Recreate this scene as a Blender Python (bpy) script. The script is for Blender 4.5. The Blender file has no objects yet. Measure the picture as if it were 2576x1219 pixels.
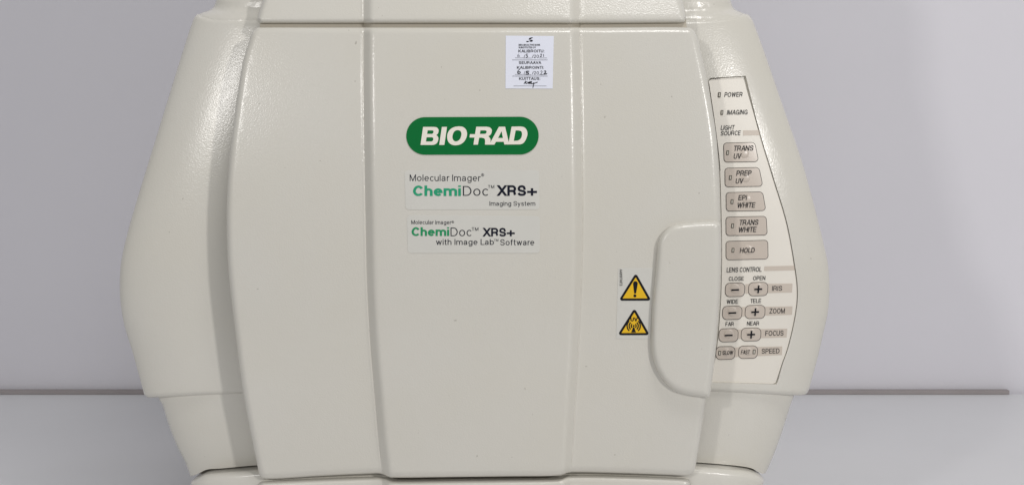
import bpy, bmesh, math, random
import numpy as np
from mathutils import Vector, geometry
random.seed(4)
SC = bpy.context.scene
COL = SC.collection
R = math.radians

# ------------------------------------------------------------------ camera, world, lights, exposure
FPX, PITCH, CAMH = 3000.0, R(4.0), 0.248        # focal length in units of a 2576 wide picture
cam = bpy.data.objects.new('camera', bpy.data.cameras.new('camera')); COL.objects.link(cam)
cam.location = (0, 0, CAMH); cam.rotation_euler = (R(90) - PITCH, 0, 0)
cam.data.lens = 36.0 * FPX / 2576.0; cam.data.sensor_width = 36.0
cam.data.clip_start = 0.02; cam.data.clip_end = 60
SC.camera = cam
W = bpy.data.worlds.new('World'); SC.world = W; W.use_nodes = True
bg = W.node_tree.nodes['Background']
bg.inputs[0].default_value = (0.96, 0.98, 1.0, 1); bg.inputs[1].default_value = 0.24
TARGET = Vector((-0.02, 0.62, 0.27))
def area(name, direction, dist, sx, sy, power, color):
    d = Vector(direction).normalized()
    l = bpy.data.lights.new(name, 'AREA'); l.shape = 'RECTANGLE'; l.size = sx; l.size_y = sy
    l.energy = power; l.color = color
    o = bpy.data.objects.new(name, l); COL.objects.link(o)
    o.location = TARGET + d * dist
    o.rotation_euler = (-d).to_track_quat('-Z', 'Y').to_euler()
    return o
area('ceiling_lamp_right', (0.74, -1.0, 0.36), 3.0, 0.15, 0.15, 28, (1.0, 0.975, 0.95))
area('ceiling_lamp_high', (0.25, -0.45, 1.0), 1.6, 0.45, 0.3, 9, (1.0, 0.985, 0.97))
area('ceiling_lamp_left', (-0.57, -1.0, 0.37), 3.0, 0.17, 0.17, 16, (1.0, 0.975, 0.95))
SC.view_settings.view_transform = 'Standard'; SC.view_settings.look = 'None'
SC.view_settings.exposure = 0.0; SC.view_settings.gamma = 1.0
SC.view_settings.use_curve_mapping = False

# ------------------------------------------------------------------ materials
def nodes(m): return m.node_tree.nodes, m.node_tree.links
def mat(name, color, rough=0.5, spec=0.5, bump=0.0, bscale=900.0, mottle=0.0, mscale=18.0, metallic=0.0, color2=None, coat=0.0):
    m = bpy.data.materials.new(name); m.use_nodes = True
    n, L = nodes(m); b = n['Principled BSDF']
    b.inputs['Roughness'].default_value = rough
    b.inputs['Specular IOR Level'].default_value = spec
    b.inputs['Metallic'].default_value = metallic
    if coat:
        b.inputs['Coat Weight'].default_value = coat; b.inputs['Coat Roughness'].default_value = 0.12
    b.inputs['Base Color'].default_value = (*color, 1)
    tc = n.new('ShaderNodeTexCoord')
    if mottle or color2:
        t = n.new('ShaderNodeTexNoise'); t.inputs['Scale'].default_value = mscale; t.inputs['Detail'].default_value = 5
        L.new(tc.outputs['Object'], t.inputs['Vector'])
        mr = n.new('ShaderNodeMapRange'); mr.inputs[1].default_value = 0.35; mr.inputs[2].default_value = 0.68
        L.new(t.outputs['Fac'], mr.inputs[0])
        mx = n.new('ShaderNodeMix'); mx.data_type = 'RGBA'
        c2 = color2 or tuple(c * (1 - mottle) for c in color)
        mx.inputs[6].default_value = (*color, 1); mx.inputs[7].default_value = (*c2, 1)
        L.new(mr.outputs[0], mx.inputs[0])
        L.new(mx.outputs[2], b.inputs['Base Color'])
    if bump:
        t = n.new('ShaderNodeTexNoise'); t.inputs['Scale'].default_value = bscale
        t.inputs['Detail'].default_value = 2; t.inputs['Roughness'].default_value = 0.5
        L.new(tc.outputs['Object'], t.inputs['Vector'])
        bp_ = n.new('ShaderNodeBump'); bp_.inputs['Strength'].default_value = bump; bp_.inputs['Distance'].default_value = 0.0004
        L.new(t.outputs['Fac'], bp_.inputs['Height']); L.new(bp_.outputs[0], b.inputs['Normal'])
    return m
M = {}
M['shell'] = mat('cream_plastic', (0.655, 0.634, 0.580), 0.225, 0.54, 0.20, 1250, color2=(0.645, 0.620, 0.555), mscale=14)
def specks(m):
    n, L = nodes(m); b = n['Principled BSDF']; src = b.inputs['Base Color'].links[0].from_socket
    tc = n.new('ShaderNodeTexCoord'); t = n.new('ShaderNodeTexNoise'); t.inputs['Scale'].default_value = 520; t.inputs['Detail'].default_value = 0
    L.new(tc.outputs['Object'], t.inputs['Vector'])
    mr = n.new('ShaderNodeMapRange'); mr.inputs[1].default_value = 0.88; mr.inputs[2].default_value = 0.90; mr.inputs[4].default_value = 0.4
    L.new(t.outputs['Fac'], mr.inputs[0])
    mx = n.new('ShaderNodeMix'); mx.data_type = 'RGBA'; mx.inputs[7].default_value = (0.22, 0.19, 0.15, 1)
    L.new(src, mx.inputs[6]); L.new(mr.outputs[0], mx.inputs[0]); L.new(mx.outputs[2], b.inputs['Base Color'])
specks(M['shell'])
M['gap'] = mat('gap_plastic', (0.46, 0.42, 0.35), 0.6, 0.3)
M['recess_shade'] = mat('shaded_recess_plastic', (0.29, 0.26, 0.215), 0.6, 0.3)  # brown plastic darkened to carry the shade inside slits and lower joint
M['dark'] = mat('dark_slot', (0.05, 0.045, 0.035), 0.7, 0.2)
M['panel'] = mat('keypad_film', (0.785, 0.745, 0.675), 0.42, 0.4, 0.05, 1500, mottle=0.03)
M['button'] = mat('button_film', (0.585, 0.515, 0.450), 0.28, 0.45, 0.03, 1500, mottle=0.03)
M['bar'] = mat('accent_print', (0.590, 0.520, 0.450), 0.45, 0.4)
M['ink'] = mat('black_ink', (0.012, 0.013, 0.017), 0.5, 0.12)
M['navy'] = mat('blue_black_ink', (0.010, 0.012, 0.024), 0.5, 0.12)
M['grey_ink'] = mat('faded_ink', (0.20, 0.20, 0.24), 0.5, 0.4)
M['paper'] = mat('white_label_paper', (0.78, 0.80, 0.90), 0.55, 0.3, 0.03, 1200, mottle=0.02)
M['green'] = mat('green_badge', (0.002, 0.150, 0.034), 0.45, 0.12, 0.03, 1200)
M['cream_ink'] = mat('cream_print', (0.85, 0.80, 0.71), 0.4, 0.4)
M['teal'] = mat('green_print', (0.012, 0.330, 0.165), 0.45, 0.4)
M['teal_dark'] = mat('dark_green_print', (0.010, 0.275, 0.105), 0.45, 0.4)
M['label'] = mat('frosted_label', (0.652, 0.640, 0.595), 0.32, 0.45, 0.03, 900, mottle=0.025, mscale=60)
M['yellow'] = mat('warning_yellow', (0.83, 0.50, 0.014), 0.42, 0.4, mottle=0.04, mscale=80)
M['led'] = mat('led_window', (0.60, 0.57, 0.50), 0.12, 0.6)
M['wall'] = mat('wall_paint', (0.735, 0.722, 0.768), 0.75, 0.2, 0.12, 260, mottle=0.02, mscale=5)
M['table'] = mat('table_laminate', (0.760, 0.763, 0.780), 0.42, 0.35, 0.03, 500, mottle=0.025, mscale=7)
M['strip'] = mat('edge_strip', (0.37, 0.335, 0.335), 0.6, 0.3, mottle=0.1)

# ------------------------------------------------------------------ geometry helpers
CP, SP = math.cos(PITCH), math.sin(PITCH)
def world(px, py, Y):
    """points seen along (px, py) of the 2576 wide picture that stand at depth Y -> metres"""
    px = np.asarray(px, float); py = np.asarray(py, float); Y = np.asarray(Y, float)
    a = (px - 1288.0) / FPX; b = (609.5 - py) / FPX
    dy = CP + b * SP; dz = b * CP - SP
    t = Y / dy
    return np.stack([a * t, Y + 0 * t, np.maximum(CAMH + dz * t, 0.0008)], -1)

def link(name, verts, faces, mats, parent=None, midx=None, smooth=True, sharp=38):
    me = bpy.data.meshes.new(name)
    me.from_pydata([tuple(v) for v in verts], [], [tuple(f) for f in faces])
    for m in (mats if isinstance(mats, (list, tuple)) else [mats]): me.materials.append(m)
    if midx is not None: me.polygons.foreach_set('material_index', np.asarray(midx, np.int32))
    me.update()
    if smooth:
        me.polygons.foreach_set('use_smooth', [True] * len(me.polygons))
        me.set_sharp_from_angle(angle=R(sharp))
    o = bpy.data.objects.new(name, me); COL.objects.link(o)
    if parent is not None:
        o.parent = parent
        base = Vector(); p = parent
        while p is not None: base += p.location; p = p.parent
        me.transform(__import__('mathutils').Matrix.Translation(-base))
    return o

def spline(pts, step=4.0):
    """open Catmull-Rom (centripetal) polyline through pts, resampled"""
    P = [np.array(p, float) for p in pts]
    if len(P) == 2:
        n = max(1, int(np.hypot(*(P[1] - P[0])) / step))
        return [P[0] + (P[1] - P[0]) * i / n for i in range(n + 1)]
    P = [2 * P[0] - P[1]] + P + [2 * P[-1] - P[-2]]
    out = []
    for i in range(1, len(P) - 2):
        p0, p1, p2, p3 = P[i - 1:i + 3]
        t0 = 0; t1 = t0 + max(1e-6, np.hypot(*(p1 - p0))) ** .5; t2 = t1 + max(1e-6, np.hypot(*(p2 - p1))) ** .5
        t3 = t2 + max(1e-6, np.hypot(*(p3 - p2))) ** .5
        n = max(1, int(np.hypot(*(p2 - p1)) / step))
        for k in range(n):
            t = t1 + (t2 - t1) * k / n
            a1 = (t1 - t) / (t1 - t0) * p0 + (t - t0) / (t1 - t0) * p1
            a2 = (t2 - t) / (t2 - t1) * p1 + (t - t1) / (t2 - t1) * p2
            a3 = (t3 - t) / (t3 - t2) * p2 + (t - t2) / (t3 - t2) * p3
            b1 = (t2 - t) / (t2 - t0) * a1 + (t - t0) / (t2 - t0) * a2
            b2 = (t3 - t) / (t3 - t1) * a2 + (t - t1) / (t3 - t1) * a3
            out.append((t2 - t) / (t2 - t1) * b1 + (t - t1) / (t2 - t1) * b2)
    out.append(P[-2]); return out
def loop(*segs, step=4.0):
    """closed outline out of open splines given head to tail"""
    out = []
    for s in segs:
        for p in spline(s, step):
            if not out or np.hypot(*(p - out[-1])) > 0.05: out.append(p)
    if np.hypot(*(out[0] - out[-1])) < 0.05: out.pop()
    return np.array(out)
def rrect(corners, rad, seg=6, step=6.0):
    """quadrilateral with rounded corners (rad one number or one per corner)"""
    C = [np.array(c, float) for c in corners]; n = len(C)
    rads = rad if isinstance(rad, (list, tuple)) else [rad] * n
    out = []
    for i in range(n):
        p, a, b = C[i], C[i - 1], C[(i + 1) % n]
        ua = (a - p) / np.hypot(*(a - p)); ub = (b - p) / np.hypot(*(b - p))
        ang = math.acos(np.clip(ua @ ub, -1, 1)); r = rads[i]
        if r < 0.05: arc = [p]
        else:
            d = r / math.tan(ang / 2); p1 = p + ua * d; p2 = p + ub * d
            bis = (ua + ub) / np.hypot(*(ua + ub)); c = p + bis * r / math.sin(ang / 2)
            a1 = math.atan2(*(p1 - c)[::-1]); a2 = math.atan2(*(p2 - c)[::-1])
            dd = (a2 - a1 + math.pi) % (2 * math.pi) - math.pi
            arc = [c + r * np.array([math.cos(a1 + dd * k / seg), math.sin(a1 + dd * k / seg)]) for k in range(seg + 1)]
        if out:
            q = out[-1]; m = int(np.hypot(*(arc[0] - q)) / step)
            out += [q + (arc[0] - q) * k / m for k in range(1, m)] if m > 1 else []
        out += arc
    q = out[-1]; m = int(np.hypot(*(out[0] - q)) / step)
    out += [q + (out[0] - q) * k / m for k in range(1, m)] if m > 1 else []
    return np.array(out)

def area2(P):
    x, y = P[:, 0], P[:, 1]
    return 0.5 * np.sum(x * np.roll(y, -1) - np.roll(x, -1) * y)
def inside(P, q):
    q = np.atleast_2d(q); res = np.zeros(len(q), bool)
    x, y = q[:, 0], q[:, 1]; n = len(P)
    for i in range(n):
        x1, y1 = P[i]; x2, y2 = P[(i + 1) % n]
        if y1 == y2: continue
        c = ((y1 > y) != (y2 > y)) & (x < (x2 - x1) * (y - y1) / (y2 - y1) + x1)
        res ^= c
    return res
def dist(P, q):
    q = np.atleast_2d(q); best = np.full(len(q), 1e9); n = len(P)
    for i in range(n):
        a = P[i]; b = P[(i + 1) % n]; ab = b - a; l = ab @ ab
        if l < 1e-9: continue
        t = np.clip(((q - a) @ ab) / l, 0, 1)
        d = np.hypot(*(q - a - t[:, None] * ab).T)
        best = np.minimum(best, d)
    return best
def ring(P, d):
    s = np.sign(area2(P)); t = np.roll(P, -1, 0) - np.roll(P, 1, 0)
    t /= np.maximum(1e-9, np.hypot(t[:, 0], t[:, 1]))[:, None]
    nrm = np.stack([-t[:, 1], t[:, 0]], -1) * s
    q = P + nrm * d
    ok = inside(P, q) & (dist(P, q) > 0.97 * abs(d)) if d > 0 else np.ones(len(q), bool)
    return q[ok]

def panel(name, P, depth, mats, parent, fillet=0.0, frad=None, back=0.02, grid=14.0, extra=None, loops=None,
          matfn=None, sharp=38, rings=(0.012, 0.05, 0.12, 0.22, 0.36, 0.54, 0.76, 1.0), edge_fn=None, backs=None):
    """a moulded cover: outline P, front surface depth(px,py), edges rounded over `fillet` (picture units), walls going back"""
    P = np.asarray(P, float); n = len(P)
    pts = [P]; edges = [(i, (i + 1) % n) for i in range(n)]; cnt = n
    if loops:
        for Lp, closed in loops:
            Lp = np.asarray(Lp, float); m = len(Lp)
            pts.append(Lp); edges += [(cnt + i, cnt + (i + 1) % m) for i in range(m if closed else m - 1)]; cnt += m
    if fillet > 0:
        for f in rings:
            q = ring(P, fillet * f); pts.append(q); cnt += len(q)
    if extra is not None and len(extra):
        e = np.asarray(extra, float); e = e[inside(P, e)]; e = e[dist(P, e) > 0.4]; pts.append(e)
    if grid:
        lo, hi = P.min(0), P.max(0)
        gx, gy = np.meshgrid(np.arange(lo[0] + grid / 2, hi[0], grid), np.arange(lo[1] + grid / 2, hi[1], grid))
        g = np.stack([gx.ravel(), gy.ravel()], -1); g = g[inside(P, g)]
        if len(g): g = g[dist(P, g) > max(fillet * 1.05, 1.0)]
        pts.append(g)
    A = np.concatenate([p for p in pts if len(p)])
    v, e, f, *_ = geometry.delaunay_2d_cdt([Vector(p) for p in A], edges, [], 1 if False else 0, 1e-4)
    v = np.array([(a.x, a.y) for a in v]); f = np.array([list(t) for t in f])
    cen = v[f].mean(1); f = f[inside(P, cen)]
    a = v[f]; ar = (a[:, 1, 0] - a[:, 0, 0]) * (a[:, 2, 1] - a[:, 0, 1]) - (a[:, 2, 0] - a[:, 0, 0]) * (a[:, 1, 1] - a[:, 0, 1])
    f[ar < 0] = f[ar < 0][:, ::-1]
    f = f[np.abs(ar) > 1e-7]
    d = dist(P, v)
    Y = depth(v[:, 0], v[:, 1])
    if fillet > 0:
        fr = frad if frad is not None else fillet * 0.0002
        q = np.clip(d / fillet, 0, 1); Y = Y + fr * (1 - np.sqrt(np.maximum(0, 1 - (1 - q) ** 2)))
    if edge_fn is not None: Y = Y + edge_fn(v[:, 0], v[:, 1], d)
    X = world(v[:, 0], v[:, 1], Y)
    cen = v[f].mean(1)
    mi = list(matfn(cen[:, 0], cen[:, 1], dist(P, cen))) if matfn else [0] * len(f)
    verts = list(X); faces = [list(t) for t in f]
    # walls
    ec = {}
    for t in f:
        for i in range(3):
            k = (int(t[i]), int(t[(i + 1) % 3])); ec[k] = 1
    bd = [k for k in ec if (k[1], k[0]) not in ec]
    mp = {}
    for a_, b_ in bd:
        for k in (a_, b_):
            if k not in mp:
                p = X[k].copy(); p[1] = backs if backs is not None else p[1] + back
                mp[k] = len(verts); verts.append(p)
        faces.append([b_, a_, mp[a_], mp[b_]]); mi.append(0)
    return link(name, verts, faces, mats, parent, mi, True, sharp)

# a plain grotesque drawn as strokes: each letter is an ink width (in cap heights) and its pen lines
def E(cx, cy, rx, ry, a0, a1):
    n = max(4, int(abs(a1 - a0) / 13))
    return [(cx + rx * math.cos(R(a0 + (a1 - a0) * i / n)), cy + ry * math.sin(R(a0 + (a1 - a0) * i / n))) for i in range(n + 1)]
def C_(*p): return [tuple(q) for q in spline(list(p), 0.09)]
XH = 0.73
ST = [(0, 0), (0, 1)]
def sS(k): return C_(*[(x, y * k) for x, y in ((.93, .77), (.84, .93), (.5, 1), (.13, .92), (.04, .74), (.14, .6), (.5, .51), (.88, .41), (1, .25), (.87, .06), (.5, 0), (.14, .06), (.02, .23))])
RING = E(.5, XH / 2, .5, XH / 2, 0, 360)
GL = {
 'A': (.72, [[(0, 0), (.46, 1)], [(.54, 1), (1, 0)], [(.2, .33), (.8, .33)]]),
 'B': (.64, [ST, [(0, 1), (.58, 1)] + E(.58, .765, .37, .235, 90, -90) + [(0, .53)], [(.5, .53)] + E(.6, .265, .4, .265, 90, -90) + [(0, 0)]]),
 'C': (.70, [E(.5, .5, .5, .5, 38, 322)]), 'D': (.68, [ST, [(0, 1), (.42, 1)] + E(.42, .5, .58, .5, 90, -90) + [(0, 0)]]),
 'E': (.57, [[(1, 1), (0, 1), (0, 0), (1, 0)], [(0, .52), (.92, .52)]]), 'F': (.54, [[(1, 1), (0, 1), (0, 0)], [(0, .5), (.86, .5)]]),
 'G': (.73, [E(.5, .5, .5, .5, 40, 318), [(.99, 0), (.99, .47), (.55, .47)]]), 'H': (.65, [ST, [(1, 0), (1, 1)], [(0, .53), (1, .53)]]),
 'I': (0, [ST]), 'K': (.67, [ST, [(.96, 1), (0, .33)], [(.33, .57), (1, 0)]]), 'L': (.53, [[(0, 1), (0, 0), (1, 0)]]),
 'M': (.79, [ST, [(1, 0), (1, 1)], [(.02, 1), (.5, 0)], [(.5, 0), (.98, 1)]]), 'N': (.66, [ST, [(1, 0), (1, 1)], [(.02, 1), (.98, 0)]]),
 'O': (.76, [E(.5, .5, .5, .5, 0, 360)]), 'P': (.61, [ST, [(0, 1), (.58, 1)] + E(.58, .735, .42, .265, 90, -90) + [(0, .47)]]),
 'R': (.67, [ST, [(0, 1), (.56, 1)] + E(.56, .745, .4, .255, 90, -90) + [(0, .49)], C_((.55, .49), (.82, .42), (.9, .25), (.92, .1), (1, 0))]),
 'S': (.65, [sS(1)]), 'T': (.61, [[(0, 1), (1, 1)], [(.5, 1), (.5, 0)]]), 'U': (.65, [[(0, 1), (0, .34)] + E(.5, .34, .5, .34, 180, 360) + [(1, 1)]]),
 'V': (.67, [[(0, 1), (.48, 0)], [(.52, 0), (1, 1)]]), 'W': (.95, [[(0, 1), (.25, 0)], [(.25, 0), (.49, 1)], [(.51, 1), (.75, 0)], [(.75, 0), (1, 1)]]),
 'X': (.66, [[(.02, 1), (1, 0)], [(.98, 1), (0, 0)]]), 'Y': (.66, [[(0, 1), (.5, .42)], [(1, 1), (.5, .42)], [(.5, .45), (.5, 0)]]),
 'Z': (.6, [[(0, 1), (1, 1)], [(1, 1), (0, 0)], [(0, 0), (1, 0)]]),
 '0': (.52, [E(.5, .5, .5, .5, 0, 360)]), '1': (.3, [[(0, .74), (1, .9)], [(1, 1), (1, 0)]]),
 '2': (.52, [C_((.03, .7), (.14, .92), (.5, 1), (.88, .92), (.97, .72), (.85, .5), (.25, .2), (.02, .02)), [(0, 0), (1, 0)]]),
 '6': (.52, [E(.5, .32, .5, .32, 0, 360), C_((.93, .8), (.78, .97), (.52, 1), (.18, .85), (.02, .5), (0, .32))]),
 '7': (.52, [[(0, 1), (1, 1)], [(1, 1), (.36, 0)]]),
 '9': (.52, [E(.5, .68, .5, .32, 0, 360), C_((.07, .2), (.22, .03), (.48, 0), (.82, .15), (.98, .5), (1, .68))]),
 'a': (.54, [C_((.06, .54), (.2, .69), (.48, XH), (.78, .68), (.88, .52), (.88, .2), (.9, .05), (1, 0)), C_((.88, .44), (.55, .39), (.14, .34), (0, .18), (.12, .03), (.38, 0), (.72, .08), (.88, .27))]),
 'b': (.56, [ST, RING]), 'c': (.53, [E(.5, XH / 2, .5, XH / 2, 42, 318)]), 'e': (.56, [E(.5, XH / 2, .5, XH / 2, 3, 318), [(.02, .385), (.98, .385)]]),
 'f': (.31, [[(.42, 0), (.42, .78), (.5, .93), (.68, 1), (1, 1)], [(0, XH), (1, XH)]]),
 'g': (.55, [RING, C_((1, -.02), (.9, -.2), (.5, -.28), (.14, -.22), (.04, -.1)), [(1, XH), (1, -.03)]]),
 'h': (.52, [ST, E(.5, .45, .5, .28, 180, 0) + [(1, 0)]]), 'i': (0, [[(0, 0), (0, XH)], [(0, .86), (0, 1)]]), 'l': (0, [ST]),
 'm': (.86, [[(0, 0), (0, XH)], E(.25, .5, .25, .23, 180, 0) + [(.5, 0)], E(.75, .5, .25, .23, 180, 0) + [(1, 0)]]),
 'n': (.52, [[(0, 0), (0, XH)], E(.5, .45, .5, .28, 180, 0) + [(1, 0)]]), 'o': (.57, [RING]),
 'r': (.33, [[(0, 0), (0, XH)], C_((0, .42), (.2, .62), (.55, .72), (1, XH))]), 's': (.5, [sS(XH)]),
 't': (.3, [[(.4, .94), (.4, .16), (.5, .03), (.68, 0), (1, 0)], [(0, XH), (1, XH)]]),
 'u': (.52, [[(0, XH), (0, .28)] + E(.5, .28, .5, .28, 180, 360), [(1, XH), (1, 0)]]),
 'w': (.78, [[(0, XH), (.25, 0)], [(.25, 0), (.49, XH)], [(.51, XH), (.75, 0)], [(.75, 0), (1, XH)]]),
 'y': (.53, [[(0, XH), (.5, 0)], [(1, XH), (.5, 0), (.38, -.2), (.26, -.28), (.05, -.28)]]),
 '+': (.74, [[(0, .37), (1, .37)], [(.5, .02), (.5, .72)]]), '-': (.34, [[(0, .36), (1, .36)]]), ':': (0, [[(0, 0), (0, .13)], [(0, .6), (0, XH)]]),
 '\u00ae': (1.0, [E(.5, .5, .5, .5, 0, 360), [(.37, .25), (.37, .75)], [(.37, .75), (.55, .75), (.64, .63), (.55, .5), (.37, .5)], [(.55, .5), (.66, .25)]]),
}
GC = {}
def glyph(ch, w):
    """one letter as triangles: pen strips united so that no two faces overlap"""
    k = (ch, round(w, 3))
    if k in GC: return GC[k]
    W_, S = GL[ch]; wx = max(W_ * (1 + max(0, w - .12) * 1.9), w)
    ys = np.array([-.28, 0, XH, 1.0]); yt = np.array([-.28 + w / 2, w / 2, XH - w / 2, 1 - w / 2])
    quads = []; V = []; ED = []
    for st in S:
        P = np.array(st, float)
        P = P[np.concatenate([[True], np.hypot(*np.diff(P, axis=0).T) > 1e-6])]
        plain = ch in 'i:'
        P = np.stack([w / 2 + P[:, 0] * (wx - w), P[:, 1] if plain else np.interp(P[:, 1], ys, yt)], -1)
        closed = len(P) > 5 and np.hypot(*(P[0] - P[-1])) < 1e-6
        diag = False
        if not closed and not plain:     # straight ends reach the edge of the letter box
            d = P[1] - P[0]; d /= np.hypot(*d)
            diag = len(P) == 2 and abs(d[1]) > 0.4
            if diag:
                for i_, sg in ((0, -1), (1, 1)): P[i_] = P[i_] + d * sg * (w / 2) / abs(d[1])
            else:
                for a, b in ((0, 1), (-1, -2)):
                    e_ = P[a] - P[b]; e_ /= np.hypot(*e_)
                    if (len(P) == 2 or abs(e_[1]) > 0.97 or (abs(e_[0]) > .9 and P[a][0] > w)): P[a] = P[a] + e_ * w / 2
        if closed: P = P[:-1]
        n = len(P); L_, R_ = [], []
        for i in range(n):
            a = P[i - 1] if (i or closed) else None; c = P[(i + 1) % n] if (i < n - 1 or closed) else None
            d1 = (P[i] - a) / np.hypot(*(P[i] - a)) if a is not None else None
            d2 = (c - P[i]) / np.hypot(*(c - P[i])) if c is not None else None
            d1 = d2 if d1 is None else d1; d2 = d1 if d2 is None else d2
            m_ = np.array([-(d1 + d2)[1], (d1 + d2)[0]]); m_ /= np.hypot(*m_)
            n1 = np.array([-d1[1], d1[0]]); m_ = m_ * min(1.6, 1 / max(.3, m_ @ n1)) * w / 2
            if diag: m_ = np.array([w / 2 / max(.5, abs(d1[1])), 0.0])
            L_.append(P[i] + m_); R_.append(P[i] - m_)
        o = len(V); V += L_ + R_
        for i in range(n if closed else n - 1):
            j = (i + 1) % n
            quads.append(np.array([L_[i], L_[j], R_[j], R_[i]]))
            ED += [(o + i, o + j), (o + n + i, o + n + j)]
        if not closed: ED += [(o, o + n), (o + n - 1, o + 2 * n - 1)]
    v, e, f, *_ = geometry.delaunay_2d_cdt([Vector((float(a), float(b))) for a, b in V], ED, [], 0, 1e-5)
    v = np.array([(a.x, a.y) for a in v]); f = np.array([list(t) for t in f])
    c = v[f].mean(1); ins = np.zeros(len(c), bool)
    for q in quads: ins |= inside(q, c)
    GC[k] = (v, f[ins], wx); return GC[k]
def glyphs(txt, w, shear, gap):
    x = 0.0; V = []; F = []; n = 0
    for ch in txt:
        if ch == ' ': x += .30; continue
        v, f, wd = glyph(ch, w)
        V.append(v + np.array([x, 0])); F += [[int(i) + n for i in t] for t in f]; n += len(v)
        x += wd + max(.075, .20 - .62 * w) * gap * (0.4 if ch in 'AVTLYrCc' else 1)
    V = np.concatenate(V); V[:, 0] += shear * V[:, 1]
    return V, F

class Print:
    """flat ink shapes collected in picture units, laid on a surface"""
    def __init__(s): s.v = []; s.f = []; s.m = []
    def add(s, v, f, m=0):
        o = len(s.v); s.v += [tuple(p) for p in v]; s.f += [[i + o for i in t] for t in f]; s.m += [m] * len(f)
    def poly(s, loops, m=0):
        if isinstance(loops[0][0], (int, float, np.floating)): loops = [loops]
        L = [[Vector((float(p[0]), float(p[1]), 0)) for p in l] for l in loops]
        t = geometry.tessellate_polygon(L)
        flat = [(p.x, p.y) for l in L for p in l]
        s.add(flat, [list(k) for k in t], m)
    def stroke(s, pts, w, m=0, smooth=True):
        P = np.array(spline(pts, 0.6) if smooth and len(pts) > 2 else pts, float)
        t = np.gradient(P, axis=0); t /= np.maximum(1e-9, np.hypot(t[:, 0], t[:, 1]))[:, None]
        nn = np.stack([-t[:, 1], t[:, 0]], -1) * w / 2
        A, B = P + nn, P - nn; k = len(P)
        s.add(list(A) + list(B), [[i, i + 1, k + i + 1, k + i] for i in range(k - 1)], m)
    def disc(s, c, r, m=0, n=18):
        s.poly([(c[0] + r * math.cos(2 * math.pi * i / n), c[1] + r * math.sin(2 * math.pi * i / n)) for i in range(n)], m)
    def text(s, txt, x0, x1, top, base, m=0, w=0.11, shear=0.0, gap=1.0, slope=0.0):
        if txt == 'TM':
            xm = x0 + (x1 - x0) * .43
            s.text('T', x0, xm - (x1 - x0) * .05, top, base, m, w); s.text('M', xm + (x1 - x0) * .05, x1, top, base, m, w); return
        v, f = glyphs(txt, w, shear, gap)
        lo, hi = v.min(0), v.max(0)
        u = v.copy()
        u[:, 0] = x0 + (v[:, 0] - lo[0]) / (hi[0] - lo[0]) * (x1 - x0)
        u[:, 1] = base - v[:, 1] * (base - top)
        u[:, 1] += slope * (u[:, 0] - x0)
        s.add(u, f, m)
    def build(s, name, depth, mats, parent, lift=0.0002):
        v = np.array(s.v); Y = depth(v[:, 0], v[:, 1]) - lift
        X = world(v[:, 0], v[:, 1], Y)
        fs = []
        for t in s.f:
            q = v[t]; x, y = q[:, 0], q[:, 1]
            a = np.sum(x * np.roll(y, -1) - np.roll(x, -1) * y)
            if abs(a) < 1e-9: fs.append(t); continue
            fs.append(t if a > 0 else t[::-1])
        return link(name, X, fs, mats, parent, s.m, False)
def interp(pts, by=1):
    P = np.array(spline(pts, 3.0)); o = np.argsort(P[:, by])
    a, b = P[o, by], P[o, 1 - by]
    return lambda t: np.interp(t, a, b)
def smooth01(t):
    t = np.clip(t, 0, 1); return t * t * (3 - 2 * t)

# ------------------------------------------------------------------ setting: wall and table
WALLY = 1.25
def box(name, a, b, m, parent=None, bev=0.0):
    bm = bmesh.new(); bmesh.ops.create_cube(bm, size=1.0)
    for v in bm.verts:
        v.co = Vector([(a[i] + b[i]) / 2 + v.co[i] * (b[i] - a[i]) for i in range(3)])
    if bev: bmesh.ops.bevel(bm, geom=bm.edges[:], offset=bev, segments=3, affect='EDGES', profile=0.5)
    me = bpy.data.meshes.new(name); bm.to_mesh(me); bm.free(); me.materials.append(m)
    o = bpy.data.objects.new(name, me); COL.objects.link(o)
    if parent is not None:
        o.parent = parent; me.transform(__import__('mathutils').Matrix.Translation(-parent.location))
    return o
wall = box('wall', (-2.2, WALLY + 0.006, -0.75), (2.2, WALLY + 0.10, 2.0), M['wall']); wall['kind'] = 'structure'
table = bpy.data.objects.new('table', None); COL.objects.link(table); table.location = (0, 0.75, -0.75)
table['label'] = 'plain white laminate table with a thin dark strip along its back edge'; table['category'] = 'table'
box('tabletop', (-1.5, 0.16, -0.028), (1.5, WALLY, 0.0), M['table'], table, 0.0015)
xs = world(2535, 990, WALLY)[0]
box('edge_strip', (-1.5, WALLY - 0.004, 0.0003), (xs, WALLY + 0.003, 0.0044), M['strip'], table)
for sx in (-1.40, 1.34):
    for sy in (0.22, 1.14): box('leg', (sx, sy, -0.75), (sx + 0.05, sy + 0.05, -0.0285), M['strip'], table)

# ------------------------------------------------------------------ the imaging cabinet
IM = bpy.data.objects.new('gel_imager', None); COL.objects.link(IM); IM.location = (0, 0.82, 0.0)
IM['label'] = 'cream plastic gel imaging cabinet with bulging stickered door and grey keypad on white table'
IM['category'] = 'imaging machine'

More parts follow.
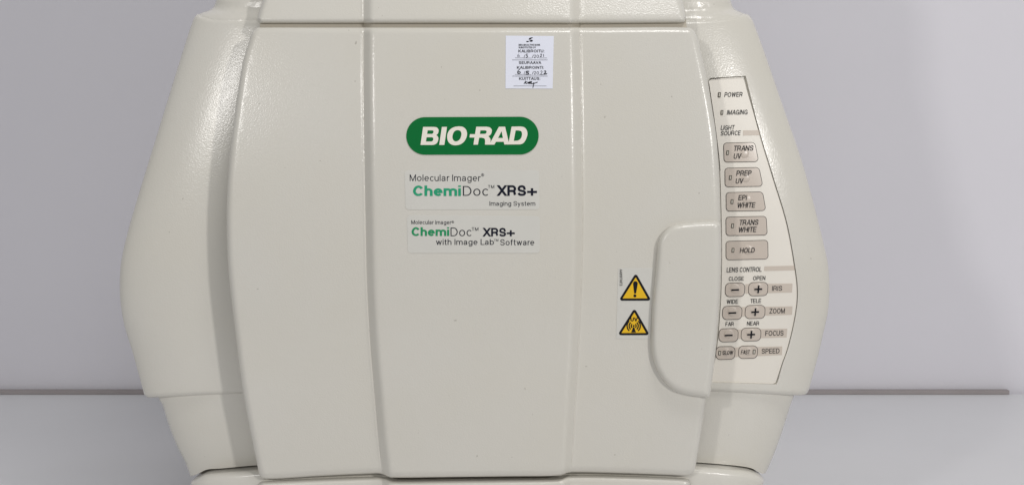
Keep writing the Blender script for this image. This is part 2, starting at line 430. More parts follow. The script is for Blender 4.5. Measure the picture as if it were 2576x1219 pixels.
def bulge(py): return 0.012 * ((py - 600.0) / 560.0) ** 2
SL = [(914, -40), (914, 73), (914, 176), (914.5, 252), (917, 420), (920, 575), (923, 707), (932, 871), (942, 987), (952, 1103), (962, 1190), (976, 1330), (990, 1600)]
SR = [(1453, -40), (1458, 73), (1461, 200), (1464, 400), (1465, 575), (1460.5, 750), (1450, 950), (1441, 1110), (1436, 1187), (1424, 1330), (1410, 1600)]
seamL, seamR = interp(SL), interp(SR)
STEP, SW = 0.0046, 25.0
def door_y(px, py):
    px = np.asarray(px, float); py = np.asarray(py, float)
    dl = px - seamL(py); dr = seamR(py) - px
    d = np.minimum(dl, dr)                                  # >0 on the raised middle
    d = np.maximum(d, -400)
    k = SW - 9.0                                            # plain slope, then a short roll-over on to the middle
    lin = np.clip(d, 0, k) / k * 0.82; q = np.clip((d - k) / 13.0, 0, 1)
    rise = lin + 0.18 * (1 - (1 - q) ** 2.4)
    bead = 0.0002 * np.exp(-((d + 3.0) / 2.0) ** 2)
    out = np.maximum(0, -d)
    return 0.600 + bulge(py) + STEP * (1 - rise) - bead + 0.0016 * (out / 350.0) ** 2 + 0.0012 * ((px - 1190) / 260.0) ** 2 * (d > 0) + 0.0012 * (d <= 0)
def seam_pts(lo, hi):
    e = []
    for y in np.arange(lo, hi, 5.0):
        for k in (-9, -6, -4.5, -3, -1.5, 0, 1.5, 3, 5, 7.5, 10.5, 14, 18, 22, 26, 31, 38):
            e.append((seamL(y) + k, y)); e.append((seamR(y) - k, y))
    return np.array(e)

# --- hood shell with rounded flanks
HL = [(497, 35.5), (489, 44), (480, 67), (450, 160), (400, 322), (350, 484), (322, 580), (305, 655), (301, 715), (303.5, 765), (313, 818), (334, 887), (350, 945), (361, 985)]
HR = [(1884, 38), (1892, 49), (1902, 74), (1924, 134), (1972, 273), (2019, 410), (2061, 566), (2072, 612), (2083, 663), (2087, 723), (2083, 783), (2071, 839), (2056, 903), (2041, 958), (2034, 982)]
hoodL = interp(HL + [(369, 1010)]); hoodR = interp(HR + [(2026, 1010)])
HOOD_TOP = [(497, 35.5), (508, 41), (535, 47), (600, 50), (700, 51), (1200, 51), (1700, 51), (1764, 50), (1810, 47.5), (1850, 41), (1872, 35), (1884, 38)]
HOOD_BOT = [(361, 985), (363.5, 993), (369, 997.5), (400, 998.5), (500, 994), (610, 990), (1000, 985), (1500, 982), (1800, 985), (1900, 990), (1990, 993), (2018, 993), (2028, 990), (2034, 982)]
hood_out = loop(HL, HOOD_BOT, HR[::-1], HOOD_TOP[::-1], step=5)
HW = 230.0
YH = 0.6285
def flank(px, py, L, Rr, w, b, e=2.2):
    q = np.minimum(px - L(py), Rr(py) - px); q = np.clip(q / w, 0.0, 1)
    return b * (1 - np.maximum(0, 1 - (1 - q) ** e) ** (1 / e))
def hood_y(px, py): return YH + 0.8 * bulge(py) + flank(px, py, hoodL, hoodR, HW, 0.0135, 2.0)
# keypad outline
KP_R = [(1872, 200), (1911, 330), (1947, 449), (1980, 559), (2000, 667), (2006.5, 717), (2006.5, 757), (1999, 808), (1983, 875), (1968, 918), (1956, 955)]
KP_L = [(1784, 958), (1800, 880), (1811, 760), (1814, 640), (1812, 518), (1808, 416), (1796, 314), (1781, 207)]
kp_hole = loop([(1781, 201), (1786, 196.5), (1790, 196)], [(1790, 196), (1876, 191)], [(1876, 191)] + KP_R[1:-1] + [(1957, 958)],
               [(1957, 958), (1953, 966)], [(1953, 966), (1790, 961)], [(1790, 961)] + KP_L[1:], step=5)
kp_in = ring(kp_hole, 1.6)
cols = []
for y in np.arange(38, 1000, 7.0):
    for f in (0.0008, 0.003, 0.008, 0.017, 0.03, 0.05, 0.08, 0.12, 0.17, 0.24, 0.33, 0.45, 0.6, 0.8, 1.0):
        cols.append((hoodL(y) + HW * f, y)); cols.append((hoodR(y) - HW * f, y))
cols = np.array(cols)
cols = cols[~(inside(kp_hole, cols) & (dist(kp_hole, cols) < 4)) & (dist(kp_hole, cols) > 1.5)]
RECESS = 0.0018
def hood_surface(px, py):
    q = np.stack([px, py], -1); ins = inside(kp_hole, q) & (dist(kp_hole, q) > 1.0)
    return hood_y(px, py) + np.where(ins, RECESS, 0.0)
def tb_round(px, py, d):   # soften the top and bottom rims only
    t = np.interp(px, [p[0] for p in HOOD_TOP], [p[1] for p in HOOD_TOP]); b = np.interp(px, [p[0] for p in HOOD_BOT], [p[1] for p in HOOD_BOT])
    q = np.clip(np.minimum(py - t, b - py) / 11.0, 0, 1)
    return 0.0032 * (1 - np.sqrt(np.maximum(0, 1 - (1 - q) ** 2)))
rim = np.concatenate([ring(hood_out, k) for k in (0.4, 1.2, 2.5, 4, 6, 8.5, 11.5)])
hood = panel('side_housing', hood_out, hood_surface, M['shell'], IM, back=0.3, backs=1.04, grid=15, extra=np.concatenate([cols, rim]),
             loops=[(kp_hole, True), (kp_in, True)], edge_fn=tb_round, sharp=42)

# --- upper housing behind the hood's shoulder
UL = [(640, -900), (600, -400), (563, -90), (548, -20), (543.5, 0), (540.5, 11), (535, 21), (524, 27), (511, 31.5), (497, 38)]
UR = [(1740, -900), (1780, -400), (1817, -90), (1832, -20), (1837.5, 0), (1841, 12), (1846, 22), (1856, 28), (1870, 34), (1880, 40)]
upL = interp(UL + [(490, 70)]); upR = interp(UR + [(1890, 70)])
up_out = loop(UL, [(497, 38), (500, 62)], [(500, 62), (1878, 62)], [(1878, 62), (1880, 40)], UR[::-1], [(1740, -900), (640, -900)], step=5)
UW = 150.0
def up_y(px, py): return YH + 0.0158 + 0.012 * np.clip((0 - py) / 110., 0, 5) - 0.0045 * smooth01((py - 24) / 24.) + flank(px, py, upL, upR, UW, 0.0135, 2.0)
cols = np.array([(s, float(y)) for y in list(range(-880, -60, 40)) + list(range(-58, 60, 5)) for f in (0.001, 0.004, 0.01, 0.02, 0.04, 0.07, 0.12, 0.18, 0.26, 0.38, 0.55, 0.75, 1.0)
                 for s in (upL(y) + UW * f, upR(y) - UW * f)])
panel('upper_housing', up_out, up_y, M['shell'], IM, backs=1.03, grid=12, extra=cols, sharp=42)

# --- lower housing
LL = [(396, 975), (399, 1000), (409, 1018), (424, 1066), (449, 1128), (466, 1161), (479, 1197)]
LR = [(2000, 975), (1998, 992), (1990, 1014), (1976, 1058), (1961, 1103), (1945, 1146), (1926, 1189)]
loL = interp(LL + [(487, 1230)]); loR = interp(LR + [(1912, 1230)])
LOB = [(x, y - (1.8 if 500 < x < 1905 else 0)) for x, y in [(479, 1197), (486, 1195), (500, 1189), (519, 1182), (560, 1178.5), (644, 1171), (760, 1166), (1200, 1150), (1640, 1158), (1753, 1163.5), (1869, 1174), (1892, 1179), (1910, 1187), (1918, 1190), (1926, 1189)]]
lo_out = loop(LL, LOB,
              LR[::-1], [(2000, 975), (396, 975)], step=5)
def lo_y(px, py): return YH + 0.0018 + 0.8 * bulge(py) + flank(px, py, loL, loR, 190.0, 0.0135, 2.0)
cols = np.array([(s, y) for y in np.arange(978, 1200, 7.0) for f in (0.001, 0.004, 0.01, 0.02, 0.04, 0.07, 0.12, 0.18, 0.26, 0.38, 0.55, 0.75, 1.0)
                 for s in (loL(y) + 190 * f, loR(y) - 190 * f)])
panel('lower_housing', lo_out, lo_y, M['shell'], IM, backs=1.03, grid=14, extra=cols, sharp=42)
# inner frame behind the slits above the base, their shade put into its colour
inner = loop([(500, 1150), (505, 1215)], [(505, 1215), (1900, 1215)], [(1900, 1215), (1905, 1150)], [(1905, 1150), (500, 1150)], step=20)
panel('inner_frame', inner, lambda x, y: YH + 0.030 + 0 * x + flank(x, y, lambda t: 480 + 0 * t, lambda t: 1925 + 0 * t, 190.0, 0.0135, 2.0), M['recess_shade'], IM, back=0.3, grid=20)

# --- base housing
BL = [(484, 1207), (480, 1212), (484, 1230), (492, 1280), (498, 1400), (500, 1560)]
BR = [(1920, 1201), (1921.5, 1207), (1917, 1225), (1910, 1280), (1904, 1400), (1902, 1560)]
bsL = interp([(486, 1150)] + BL + [(500, 1700)]); bsR = interp([(1916, 1150)] + BR + [(1902, 1700)])
BT = [(484, 1207), (492, 1203.5), (502, 1197), (514, 1190.5), (530, 1187), (560, 1184.5), (644, 1177.5), (760, 1173), (1200, 1160), (1640, 1164), (1753, 1169), (1870, 1179), (1893, 1184), (1908, 1191), (1920, 1201)]
BT = [(x, y + (1.6 if 495 < x < 1912 else 0)) for x, y in BT]
bs_out = loop(BL, [(500, 1560), (1902, 1560)], BR[::-1], BT[::-1], step=5)
def bs_y(px, py): return YH - 0.002 + 0.010 * np.clip((py - 1160) / 400., 0, 1) + flank(px, py, bsL, bsR, 190.0, 0.014, 2.0)
bt = lambda x: np.interp(x, [p[0] for p in BT], [p[1] for p in BT])
def base_round(px, py, d):
    q = np.clip((py - bt(px)) / 20.0, 0, 1); return 0.008 * (1 - np.sqrt(np.maximum(0, 1 - (1 - q) ** 2)))
cols = np.array([(s, y) for y in np.arange(1175, 1560, 7.0) for f in (0.001, 0.004, 0.01, 0.02, 0.04, 0.07, 0.12, 0.18, 0.26, 0.38, 0.55, 0.75, 1.0)
                 for s in (bsL(y) + 190 * f, bsR(y) - 190 * f)])
cols = np.concatenate([cols] + [ring(bs_out, k) for k in (0.3, 1, 2, 3.5, 5.5, 8, 11, 15, 20)])
panel('base_housing', bs_out, bs_y, M['shell'], IM, backs=1.03, grid=18, extra=cols, edge_fn=base_round, sharp=42)

# --- drawer front under the door
DT = [(654, 1212), (660, 1209.5), (672, 1208.5), (810, 1202.5), (930, 1198.5), (955, 1198.5), (968, 1201.5), (984, 1207.5), (1000, 1208.5), (1140, 1207), (1277, 1205.5), (1400, 1203.5), (1415, 1201.5), (1432, 1195), (1450, 1194), (1536, 1195), (1690, 1200), (1722, 1202), (1733, 1205)]
dr_out = loop([(654, 1212), (650, 1220), (655, 1300), (668, 1560)], [(668, 1560), (1715, 1560)], [(1715, 1560), (1730, 1300), (1737, 1215), (1733, 1205)], DT[::-1], step=4)
def dr_y(px, py): return door_y(px, 1195 + 0 * py) + 0.001 + 0.012 * np.clip((py - 1200) / 360., 0, 1)
panel('drawer_front', dr_out, dr_y, M['shell'], IM, fillet=16, frad=0.0055, back=0.03, grid=16, extra=seam_pts(1204, 1560), sharp=42)

# --- top cover
tc_out = loop([(850, -700), (695, -120), (661, 0), (650, 34), (646.5, 48)], [(646.5, 48), (647.5, 54), (652, 58.5), (662, 59.5)],
              [(662, 59.5), (800, 59.5), (1200, 59.5), (1500, 60), (1700, 58.5)], [(1700, 58.5), (1716, 58), (1724, 55), (1727, 48)],
              [(1727, 48), (1722, 20), (1716, 0), (1684, -120), (1530, -700)], [(1530, -700), (850, -700)], step=4)
def tc_y(px, py): return door_y(px, 70 + 0 * py) + 0.002 + 0.010 * np.clip((60 - py) / 110., 0, 1)
panel('top_cover', tc_out, tc_y, M['shell'], IM, fillet=15, frad=0.0045, back=0.030, grid=13, extra=seam_pts(-58, 58), sharp=42)
# ledge in the joint between cover and door
lg = loop([(654, 30), (654, 100)], [(654, 100), (1730, 100)], [(1730, 100), (1724, 30)], [(1724, 30), (654, 30)], step=16)
panel('joint_strip', lg, lambda x, y: door_y(x, y) + 0.0058, M['gap'], IM, back=0.03, grid=12, extra=seam_pts(32, 98))

lg = loop([(664, 1165), (664, 1235)], [(664, 1235), (1730, 1235)], [(1730, 1235), (1730, 1165)], [(1730, 1165), (664, 1165)], step=16)
panel('joint_strip', lg, lambda x, y: door_y(x, y) + 0.0130, M['recess_shade'], IM, back=0.02, grid=12, extra=seam_pts(1168, 1232))  # strip added behind the gap under the door, gap shadow painted as dark colour

# --- door
DL = [(641, 73), (634, 82), (626, 106), (611, 156), (590, 292), (577, 401), (571, 500), (570.5, 580), (575, 681), (591, 828), (609, 969), (626, 1064), (645, 1159), (650, 1183)]
DB = [(650, 1183), (653.5, 1194), (660, 1200.5), (672, 1203), (810, 1195.5), (930, 1190), (950, 1189.5), (964, 1192), (980, 1199), (1000, 1200), (1140, 1198.5), (1277, 1197), (1396, 1195.5), (1412, 1193.5), (1428, 1188), (1444, 1186.5), (1536, 1188), (1690, 1193.5), (1722, 1195), (1738, 1192), (1746, 1185), (1749.5, 1175)]
DR = [(1749.5, 1175), (1757, 1130), (1765, 1076), (1775, 1003), (1790, 880), (1803, 740), (1810, 640), (1811.5, 519), (1803, 354), (1790, 265), (1778, 198), (1763, 130), (1754, 92), (1745, 76)]
DTp = [(1745, 76), (1738, 71.5), (1725, 69.5), (1500, 69.5), (1200, 69.5), (800, 69.5), (660, 69.5), (648, 70), (641, 73)]
door_out = loop(DL, DB, DR, DTp, step=4)
door = panel('door', door_out, door_y, M['shell'], IM, fillet=16, frad=0.0032, back=0.0125, grid=13, extra=seam_pts(72, 1198), sharp=42)
# grip pad
gp = loop([(1652, 640), (1655, 612), (1667, 586), (1688, 568), (1716, 561)], [(1716, 561), (1760, 557.5), (1802, 556)], [(1802, 556), (1810, 558.5), (1814, 567)],
          [(1814, 567), (1815, 640), (1810, 760), (1801, 880), (1788, 984)], [(1788, 984), (1785.5, 996), (1779, 999.5), (1770, 999)],
          [(1770, 999), (1735, 994), (1703, 985), (1676, 966), (1656, 938), (1643, 905), (1638, 870)], [(1638, 870), (1638.5, 820), (1643, 740), (1648, 690), (1652, 640)], step=3.5)
def grip_y(px, py): return door_y(px, py) - 0.0046
grip = panel('handle', gp, grip_y, M['shell'], door, fillet=16, frad=0.0044, back=0.020, grid=10, sharp=42)

# ------------------------------------------------------------------ keypad
kp_film = ring(kp_hole, 2.4)
def kp_y(px, py): return hood_y(px, py) + 0.0009
def up_(d): return lambda x, y: kp_y(x, y) - d
kp_ref = loop([(1783.5, 212), (1782.5, 204), (1787, 199), (1793, 198.3)], [(1793, 198.3), (1858, 194)], [(1858, 194), (1867, 195.5), (1872, 204)],
              [(1872, 204)] + [(x - 2.2, y) for x, y in KP_R[1:-1]] + [(1954, 953)], [(1954, 953), (1951, 962), (1943, 964.5)],
              [(1943, 964.5), (1788, 960)], [(1788, 960), (1803, 880), (1813.5, 760), (1816.5, 640), (1814.5, 518), (1810.5, 416), (1798.5, 314), (1783.5, 212)], step=5)
kp = panel('control_panel', kp_ref, kp_y, [M['panel'], M['ink']], IM, back=0.0009, grid=12, sharp=30, extra=np.concatenate([ring(kp_ref, 0.9), ring(kp_ref, 3)]),
           matfn=lambda x, y, d: ((d < 0.8) & (x < 1813) & (y < 430)).astype(int))
SH, SLOPE = 0.17, -0.02
def lab(p, t, x0, x1, y0, y1, w=0.13, slope=SLOPE, shear=SH): p.text(t, x0, x1, y0, y1, 0, w, shear, 1.0, slope)
def word(*a, **k):
    p = Print(); lab(p, *a, **k); p.build('lettering', up_(0.0002), M['ink'], kp, 0)
word('POWER', 1822, 1868, 232.5, 244.2, 0.13); word('IMAGING', 1828.5, 1881, 277, 288.8, 0.13)
word('LIGHT', 1813, 1849, 315.5, 327, 0.13); word('SOURCE', 1813, 1864, 329.5, 341, 0.13)
word('LENS CONTROL', 1828, 1916, 672.5, 684.5, 0.13, shear=0.1)
for t, x0, x1, y0, y1 in (('CLOSE', 1833.5, 1871.6, 695.5, 705.8), ('OPEN', 1894.5, 1925.7, 694, 704.6), ('WIDE', 1828.5, 1857, 753, 763.6),
                          ('TELE', 1888, 1915, 751.2, 761.6), ('FAR', 1825, 1846, 809.5, 819.4), ('NEAR', 1879, 1909.6, 807.8, 818.2)):
    word(t, x0, x1, y0, y1, 0.13, shear=0.06)
ab = [[(1869.5, 328), (1910.0, 327.5), (1914.0, 340), (1869, 340.8)], [(1923, 669.5), (1998.5, 667.6), (2000.2, 679.2), (1922.2, 681)],
      [(1875, 714), (1993.6, 712.5), (1992.6, 735), (1875, 738)], [(1866, 771.5), (1993.6, 769.8), (1992.6, 791), (1866, 795)],
      [(1855, 828), (1980.5, 825.8), (1979, 847.6), (1855, 851.5)], [(1848, 873), (1968, 870.4), (1967, 892), (1848, 897)]]
barname = ['IRIS', 'ZOOM', 'FOCUS', 'SPEED']
bart = [(1942, 1967.5, 718.7, 731), (1935, 1975, 775.2, 788), (1925, 1971, 831.2, 844), (1916, 1961, 876.2, 888.5)]
for i, c in enumerate(ab):
    b_ = panel('accent_bar', rrect(c, 0.6, 2), up_(0.00012), M['bar'], kp, back=0.0001, grid=9)
    if i >= 2:
        p2 = Print(); lab(p2, barname[i - 2], *bart[i - 2], 0.13, shear=0.06)
        p2.build('lettering', up_(0.0002), M['ink'], kp, 0)
def led(c, w, h, parent):
    cx, cy = c
    q = rrect([(cx - w / 2 + .5, cy - h / 2), (cx + w / 2 + .5, cy - h / 2), (cx + w / 2 - .5, cy + h / 2), (cx - w / 2 - .5, cy + h / 2)], 0.8, 3, 2)
    return panel('indicator_light', q, up_(0.00045), [M['led'], M['dark']], parent, back=0.0006, grid=1.5, loops=[(rrect([(cx - w / 2 + 2.3, cy - h / 2 + 1.8), (cx + w / 2 - 1.3, cy - h / 2 + 1.8), (cx + w / 2 - 2.3, cy + h / 2 - 1.8), (cx - w / 2 + 1.3, cy + h / 2 - 1.8)], 0, 1, 2), True)],
                 matfn=lambda x, y, d: (d < 1.6).astype(int))
led((1810, 238.5), 6.6, 12.4, kp); led((1816.3, 283), 6.4, 11.6, kp)

def button(corners, rad, dome, texts, ledc=None, sign=None, label=''):
    q = rrect(corners, rad, 7, 4)
    def by(px, py):
        r = np.hypot(px - dome[0], py - dome[1]) / dome[2]
        return kp_y(px, py) - 0.00022 - 0.0004 * np.sqrt(np.clip(1 - r * r, 0, 1)) 
    ex = [(dome[0] + dome[2] * k * math.cos(a), dome[1] + dome[2] * k * math.sin(a)) for k in (0.3, 0.55, 0.75, 0.88, 0.96, 1.0, 1.06) for a in np.linspace(0, 6.283, 29)[:-1]]
    b_ = panel('button', q, by, [M['button'], M['ink']], IM, back=0.0002, grid=4, sharp=60, extra=np.concatenate([ring(q, 2.2), np.array(ex)]), loops=[(ring(q, 1.3), True)],
               matfn=lambda x, y, d: (d < 1.25).astype(int))
    b_['label'] = label
    p = Print()
    for t in texts: lab(p, *t)
    if sign:
        cx, cy, s = sign
        hw, ht = 9.8, 2.0
        if s == '-': p.poly([(cx - hw, cy - ht + .4), (cx + hw, cy - ht - .4), (cx + hw, cy + ht - .4), (cx - hw, cy + ht + .4)])
        else:
            p.poly([(cx - hw, cy - 1.7), (cx - 1.6, cy - 1.9), (cx - 1.1, cy - 9.5), (cx + 2.9, cy - 9.8), (cx + 2.4, cy - 2.2), (cx + hw, cy - 2.4), (cx + hw - .3, cy + 1.6),
                    (cx + 2.1, cy + 1.9), (cx + 1.4, cy + 9.6), (cx - 2.6, cy + 9.9), (cx - 1.9, cy + 2.1), (cx - hw - .3, cy + 2.3)])
    # ink follows the embossed film
    p.build('lettering', by, M['ink'], b_, 0.00026)
    if ledc: led(ledc, 6.6, 11.4, b_)
    return b_
B6 = 0.13
button([(1819.5, 359), (1899, 357.5), (1909.5, 407), (1821, 408.5)], [9, 11, 9, 9], (1873, 386, 11), [('TRANS', 1847, 1895.5, 366.5, 379.6, B6), ('UV', 1846, 1866, 386, 399.4, B6)], (1830.5, 384), label='beige keypad button marked TRANS UV')
button([(1823, 422), (1910, 420.5), (1920, 469), (1823.5, 470.5)], [9, 11, 9, 9], (1876, 447, 11), [('PREP', 1852, 1891, 429, 442.3, B6), ('UV', 1851, 1871, 448.5, 461.5, B6)], (1837.5, 446.5), label='beige keypad button marked PREP UV')
button([(1826, 483.5), (1919, 481.5), (1927.5, 530), (1826.5, 531.5)], [9, 11, 9, 9], (1880, 502, 11), [('EPI', 1857, 1880, 490.5, 503.5, B6), ('WHITE', 1856, 1901, 509.5, 522.5, B6)], (1841.6, 507), label='beige keypad button marked EPI WHITE')
button([(1825.5, 545), (1928, 543), (1931, 591.5), (1826, 593)], 9, (1882, 566, 11), [('TRANS', 1861, 1908, 552.8, 566, B6), ('WHITE', 1859, 1904, 571, 584, B6)], (1843, 567.5), label='beige keypad button marked TRANS WHITE')
button([(1825.7, 606), (1932, 603), (1933, 651.5), (1826, 654)], 9, (1882, 628, 12), [('HOLD', 1861, 1899, 623, 635.6, B6)], (1844, 628.8), label='beige keypad button marked HOLD')
for (x0, x1, y0, y1, s, lb) in ((1823, 1875, 710.5, 746, '-', 'minus button that closes the iris'), (1881.6, 1933, 709, 744, '+', 'plus button that opens the iris'),
                                (1816, 1868, 768.5, 803.4, '-', 'minus button for wide zoom'), (1873, 1926, 766.5, 801, '+', 'plus button for tele zoom'),
                                (1807, 1858.4, 825, 859.6, '-', 'minus button for far focus'), (1863, 1915.6, 823.4, 857.4, '+', 'plus button for near focus')):
    cx, cy = (x0 + x1) / 2, (y0 + y1) / 2
    button([(x0 + 2, y0 + .6), (x1, y0 - .6), (x1 - 2, y1 - .6), (x0, y1 + .6)], 12, (cx, cy - 3, 12), [], None, (cx + .5, cy + .5, s), lb)
button([(1801.5, 870.5), (1850.5, 869.5), (1848.5, 903), (1799.5, 904.5)], 12, (1826, 884, 10), [('SLOW', 1818, 1845, 881.5, 891.6, B6)], (1810.4, 887), label='small beige button marked SLOW')
button([(1858.5, 869), (1907.5, 867.7), (1905, 900.5), (1856, 902)], 12, (1882, 883, 10), [('FAST', 1864, 1887, 880, 890.2, B6)], (1897.2, 884), label='small beige button marked FAST')

# ------------------------------------------------------------------ badge and stickers on the door
def sticker(name, P, m, lift=0.00016, grid=12, **k):
    o = panel(name, P, lambda x, y: door_y(x, y) - lift, m, IM, back=lift + 0.0003, grid=grid, sharp=30, **k); return o
bd = sticker('badge', rrect([(1022, 295), (1355, 293.5), (1355, 388.5), (1022, 389.3)], 47.2, 14, 8), [M['green'], M['cream_ink']], 0.0003,
             extra=None)
pb = Print()
def T(pts, sm=False):
    """badge letter outline (drawn at 7.33 times picture units)"""
    return [(1015.8 + .13643 * x, 287.5 + .13643 * y) for x, y in pts]
def mix(*segs):     # straight segments and, where a list is nested, smooth arcs
    out = []
    for q in segs:
        if isinstance(q, list): out += [tuple(p) for p in spline(q, 6)]
        else: out.append(q)
    return T(out)
pb.poly([mix((308, 565), (356, 233), [(560, 233), (610, 245), (640, 282), (640, 320), (628, 357), (600, 385)], [(600, 386), (626, 407), (638, 442), (630, 492), (605, 535), (565, 559), (520, 566)]),
         mix((440, 297), [(525, 297), (544, 305), (549, 320), (543, 344), (520, 362)], (430, 362)),
         mix((420, 424), [(515, 424), (538, 433), (545, 455), (535, 485), (510, 500), (485, 502)], (407, 502))])
pb.poly(T([(653, 565), (702, 233), (797, 233), (748, 565)]))
def closed(pts): return [tuple(p) for p in spline(pts + [pts[0]], 6)][:-1]
pb.poly([T(closed([(1015, 222), (1090, 234), (1145, 280), (1167, 360), (1150, 440), (1105, 510), (1040, 555), (950, 572), (870, 553), (820, 505), (800, 430), (810, 350), (850, 285), (925, 238)])),
         T(closed([(995, 292), (1040, 306), (1062, 350), (1055, 410), (1032, 462), (1000, 488), (958, 500), (917, 480), (897, 430), (905, 370), (930, 320), (960, 299)]))])
pb.poly([mix((1220, 367), (1313, 367), (1337, 230), [(1530, 230), (1590, 245), (1622, 285), (1620, 330), (1600, 375), (1558, 405)], [(1559, 406), (1590, 440), (1600, 480), (1594, 522)],
             (1755, 230), (1868, 230), (1935, 515), (1988, 228), [(2150, 225), (2220, 240), (2265, 290), (2280, 360), (2265, 430), (2230, 500), (2190, 540), (2140, 555)],
             (1855, 557), (1842, 507), (1698, 507), (1670, 560), (1497, 560), [(1500, 495), (1488, 450), (1440, 432)], (1390, 432), (1366, 560), (1284, 560), (1304, 430), (1212, 428)),
         mix((1413, 297), [(1500, 297), (1522, 306), (1528, 322), (1520, 345), (1498, 361)], (1403, 362)),
         T([(1803, 312), (1828, 437), (1738, 437)]),
         mix((2062, 298), [(2115, 298), (2165, 315), (2180, 365), (2170, 420), (2140, 465), (2095, 487)], (2027, 490))])
bd_y = lambda x, y: door_y(x, y) - 0.0003
pb.build('lettering', bd_y, M['cream_ink'], bd, 0.00012)

lab_y = lambda x, y: door_y(x, y) - 0.00016
s1 = sticker('product_sticker', rrect([(1018, 428), (1356.5, 427.5), (1357.5, 526.5), (1020, 527)], 9), [M['label']])
s1['label'] = 'frosted product sticker with larger lettering, directly below the green badge'
p = Print()
TH, BO, RG = 0.095, 0.20, 0.11
p.text('Molecular Imager', 1030.7, 1209.5, 438.8, 455.2, 0, TH, slope=0.002); p.text('\u00ae', 1210.5, 1217.8, 436, 443.6, 0, RG)
p.text('Doc', 1164.5, 1228, 467.8, 492.2, 0, 0.088); p.text('TM', 1227.5, 1243.5, 465.6, 473.4, 0, RG)
p.text('XRS+', 1249, 1351, 465.8, 492.4, 0, BO); p.text('Imaging System', 1231.5, 1346.5, 506, 517.2, 0, RG)
p.text('Chemi', 1039, 1159.5, 466.5, 492.8, 1, BO)
p.build('lettering', lab_y, [M['navy'], M['teal']], s1, 0.0001)
s2 = sticker('product_sticker', rrect([(1023.5, 540.5), (1358.5, 543), (1358, 636), (1026, 636)], 9), [M['label']])
s2['label'] = 'frosted product sticker with smaller lettering, the lower of the two'
p = Print()
p.text('Molecular Imager', 1034.6, 1135.5, 553.5, 563.6, 0, RG, slope=0.004); p.text('\u00ae', 1136, 1142.2, 555, 561, 0, RG, slope=0)
p.text('Doc', 1133.5, 1186, 572, 593.6, 0, 0.088); p.text('TM', 1186.7, 1203.6, 571.6, 580, 0, RG)
p.text('XRS+', 1213.7, 1295, 572.8, 594.4, 0, BO)
p.text('with Image Lab', 1096.7, 1242.5, 601, 615.4, 0, RG); p.text('TM', 1243, 1253.7, 600.8, 606.6, 0, RG); p.text('Software', 1258.6, 1344, 601.6, 616.4, 0, RG)
p.text('Chemi', 1035.5, 1130, 571.2, 593.2, 1, BO)
p.build('lettering', lab_y, [M['navy'], M['teal_dark']], s2, 0.0001)

# warning sticker on the right wing
s3 = sticker('warning_sticker', rrect([(1555.3, 673.2), (1642, 672.3), (1636, 850.5), (1550, 850.8)], 1.2, 3), [M['label']])
def tri(a, b, c, r): return rrect([a, b, c], r, 6, 8)
def zz(x, y): return (1533.6 + .1782 * x, 651.8 + .1782 * y)
p = Print()
for (a, b, c) in (((370, 190), (590, 582), (126, 583)), ((351, 686), (569, 1068), (110, 1069))):
    o_ = tri(zz(*a), zz(*b), zz(*c), 5.0)
    cx, cy = zz((a[0] + b[0] + c[0]) / 3, (a[1] + b[1] + c[1]) / 3)
    A, B, C = [np.array(zz(*q)) for q in (a, b, c)]; g = (A + B + C) / 3; kk = 0.755
    i_ = tri(tuple(g + (A - g) * kk), tuple(g + (B - g) * kk), tuple(g + (C - g) * kk), 0.6)
    p.poly([o_, i_], 0); p.poly(list(i_), 1)
yl = p.build('warning_triangle', lab_y, [M['ink'], M['yellow']], s3, 0.0001)
p = Print()
arc = lambda cx, cy, r, a0, a1, n=10: [(cx + r * math.cos(R(a0 + (a1 - a0) * i / n)), cy + r * math.sin(R(a0 + (a1 - a0) * i / n))) for i in range(n + 1)]
p.poly([zz(*q) for q in [(331, 345)] + arc(364, 341, 33, 185, 355) + [(397, 345), (375, 470)] + arc(360, 468, 15, 10, 170) + [(345, 470)]])
p.disc(zz(357, 514), 21 * .1782)
p.text('UV', 1586, 1604.6, 797.8, 807.4, 0, 0.24)
for r in (34, 64, 93):
    for sgn in (0, 180):
        p.stroke([zz(*q) for q in arc(340, 938, r, sgn - 48, sgn + 48)], 3.1)
p.disc(zz(340, 937), 2.3); p.poly([zz(*q) for q in [(333, 955), (348, 955), (371, 1031), (304, 1031)]])
v, f = glyphs('ET9970616AA', 0.13, 0, 1); L_ = v[:, 0].max() - v[:, 0].min()
p.add(np.stack([1565.4 - (1 - v[:, 1]) * 6.6, 717.6 - (v[:, 0] - v[:, 0].min()) / L_ * 41.0], -1), f)
p.build('symbol', lab_y, M['ink'], s3, 0.00018)

# calibration sticker
def cz(x, y): return (1252.4 + .131 * x, 76.7 + .131 * y)
s4 = sticker('calibration_sticker', rrect([cz(152, 103), cz(1075, 110), cz(1053, 1118), cz(146, 1115)], 0.4, 2), [M['paper']], 0.0002)
p = Print()
def ct(t, x0, x1, y0, y1, bold=0.1, m=0, **k):
    a = cz(x0, y0); b = cz(x1, y1); p.text(t, a[0], b[0], a[1], b[1], m, bold, **k)
p.poly([cz(*q) for q in closed([(590, 172), (600, 155), (625, 141), (655, 136), (677, 143), (655, 152), (635, 165), (622, 178), (600, 180)])])
p.poly([cz(*q) for q in closed([(608, 203), (625, 188), (645, 183), (668, 190), (673, 203), (660, 214), (635, 218), (612, 213)])])
p.poly([cz(*q) for q in closed([(545, 210), (560, 204), (580, 206), (606, 205), (592, 218), (570, 227), (549, 222)])])
ct('BBS-BIOACTIVE BONE', 399, 812, 263, 297, 0.17); ct('SUBSTITUTES OY', 399, 733, 312, 346, 0.17)
ct('KALIBROITU:', 388, 893, 370, 424, 0.16, gap=1.4); ct('SEURAAVA', 403, 835, 593, 646, 0.16, gap=1.4)
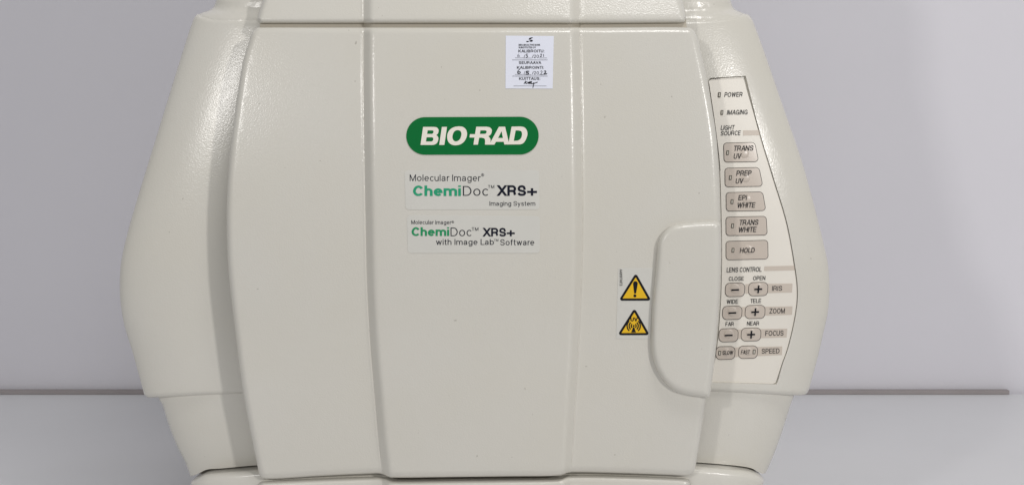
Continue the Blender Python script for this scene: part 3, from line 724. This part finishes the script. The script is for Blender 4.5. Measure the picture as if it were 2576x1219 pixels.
ct('KALIBROINTI:', 360, 882, 686, 739, 0.16, gap=1.4); ct('KUITTAUS:', 402, 815, 898, 952, 0.16, gap=1.4)
for y0, y1 in ((468, 530), (786, 849)):
    ct('20', 690, 788, y0, y1)
    for x in (495, 656): p.poly([cz(x, y1), cz(x + 9, y1), cz(x + 30, y0), cz(x + 22, y0)])
for (x0, x1, y) in ((330, 486, 528), (492, 650, 531), (793, 945, 530), (328, 480, 846), (490, 645, 849), (786, 937, 850), (302, 936, 1066)):
    p.poly([cz(x0, y - 2.5), cz(x1, y - 1.5), cz(x1, y + 4), cz(x0, y + 3)])
for y in (568, 878):
    for x in np.arange(282, 960, 14.2): p.disc(cz(x, y), 0.72, n=8)
pen = 1.55
def hw(pts, w=pen, m=0): p.stroke([cz(*q) for q in pts], w, m)
hw([(408, 452), (388, 466), (378, 488), (384, 506), (402, 508), (420, 497), (415, 484), (398, 482), (386, 490)], 1.1, 1)
hw([(578, 457), (545, 458), (546, 480), (568, 487), (572, 503), (556, 518), (540, 514)], 1.5)
hw([(812, 468), (826, 454), (842, 460), (838, 480), (812, 506), (846, 505)], 1.2); hw([(878, 455), (880, 510)], 1.3, 0)
hw([(420, 748), (395, 768), (380, 800), (386, 826), (408, 830), (430, 816), (428, 798), (404, 797), (388, 808)], 1.9)
hw([(603, 786), (548, 789), (550, 810), (580, 816), (590, 832), (570, 845), (534, 838)], 2.4)
hw([(820, 790), (836, 778), (850, 786), (846, 808), (822, 845), (858, 844)], 1.2)
hw([(886, 788), (904, 778), (922, 786), (914, 806), (884, 838), (910, 830), (948, 832)], 1.9)
hw([(535, 968), (520, 1000), (500, 1028)], 1.7); hw([(565, 985), (520, 1004), (560, 1025)], 1.7); hw([(560, 1024), (580, 1000), (590, 1020), (606, 985), (600, 1028), (628, 985), (622, 1030)], 1.5)
hw([(575, 998), (650, 985), (640, 1020), (668, 1025), (690, 1005), (684, 1050), (672, 1100)], 1.9); hw([(690, 1022), (730, 1005), (764, 992)], 1.9)
p.build('lettering', lambda x, y: door_y(x, y) - 0.0002, [M['ink'], M['grey_ink']], s4, 0.0001)
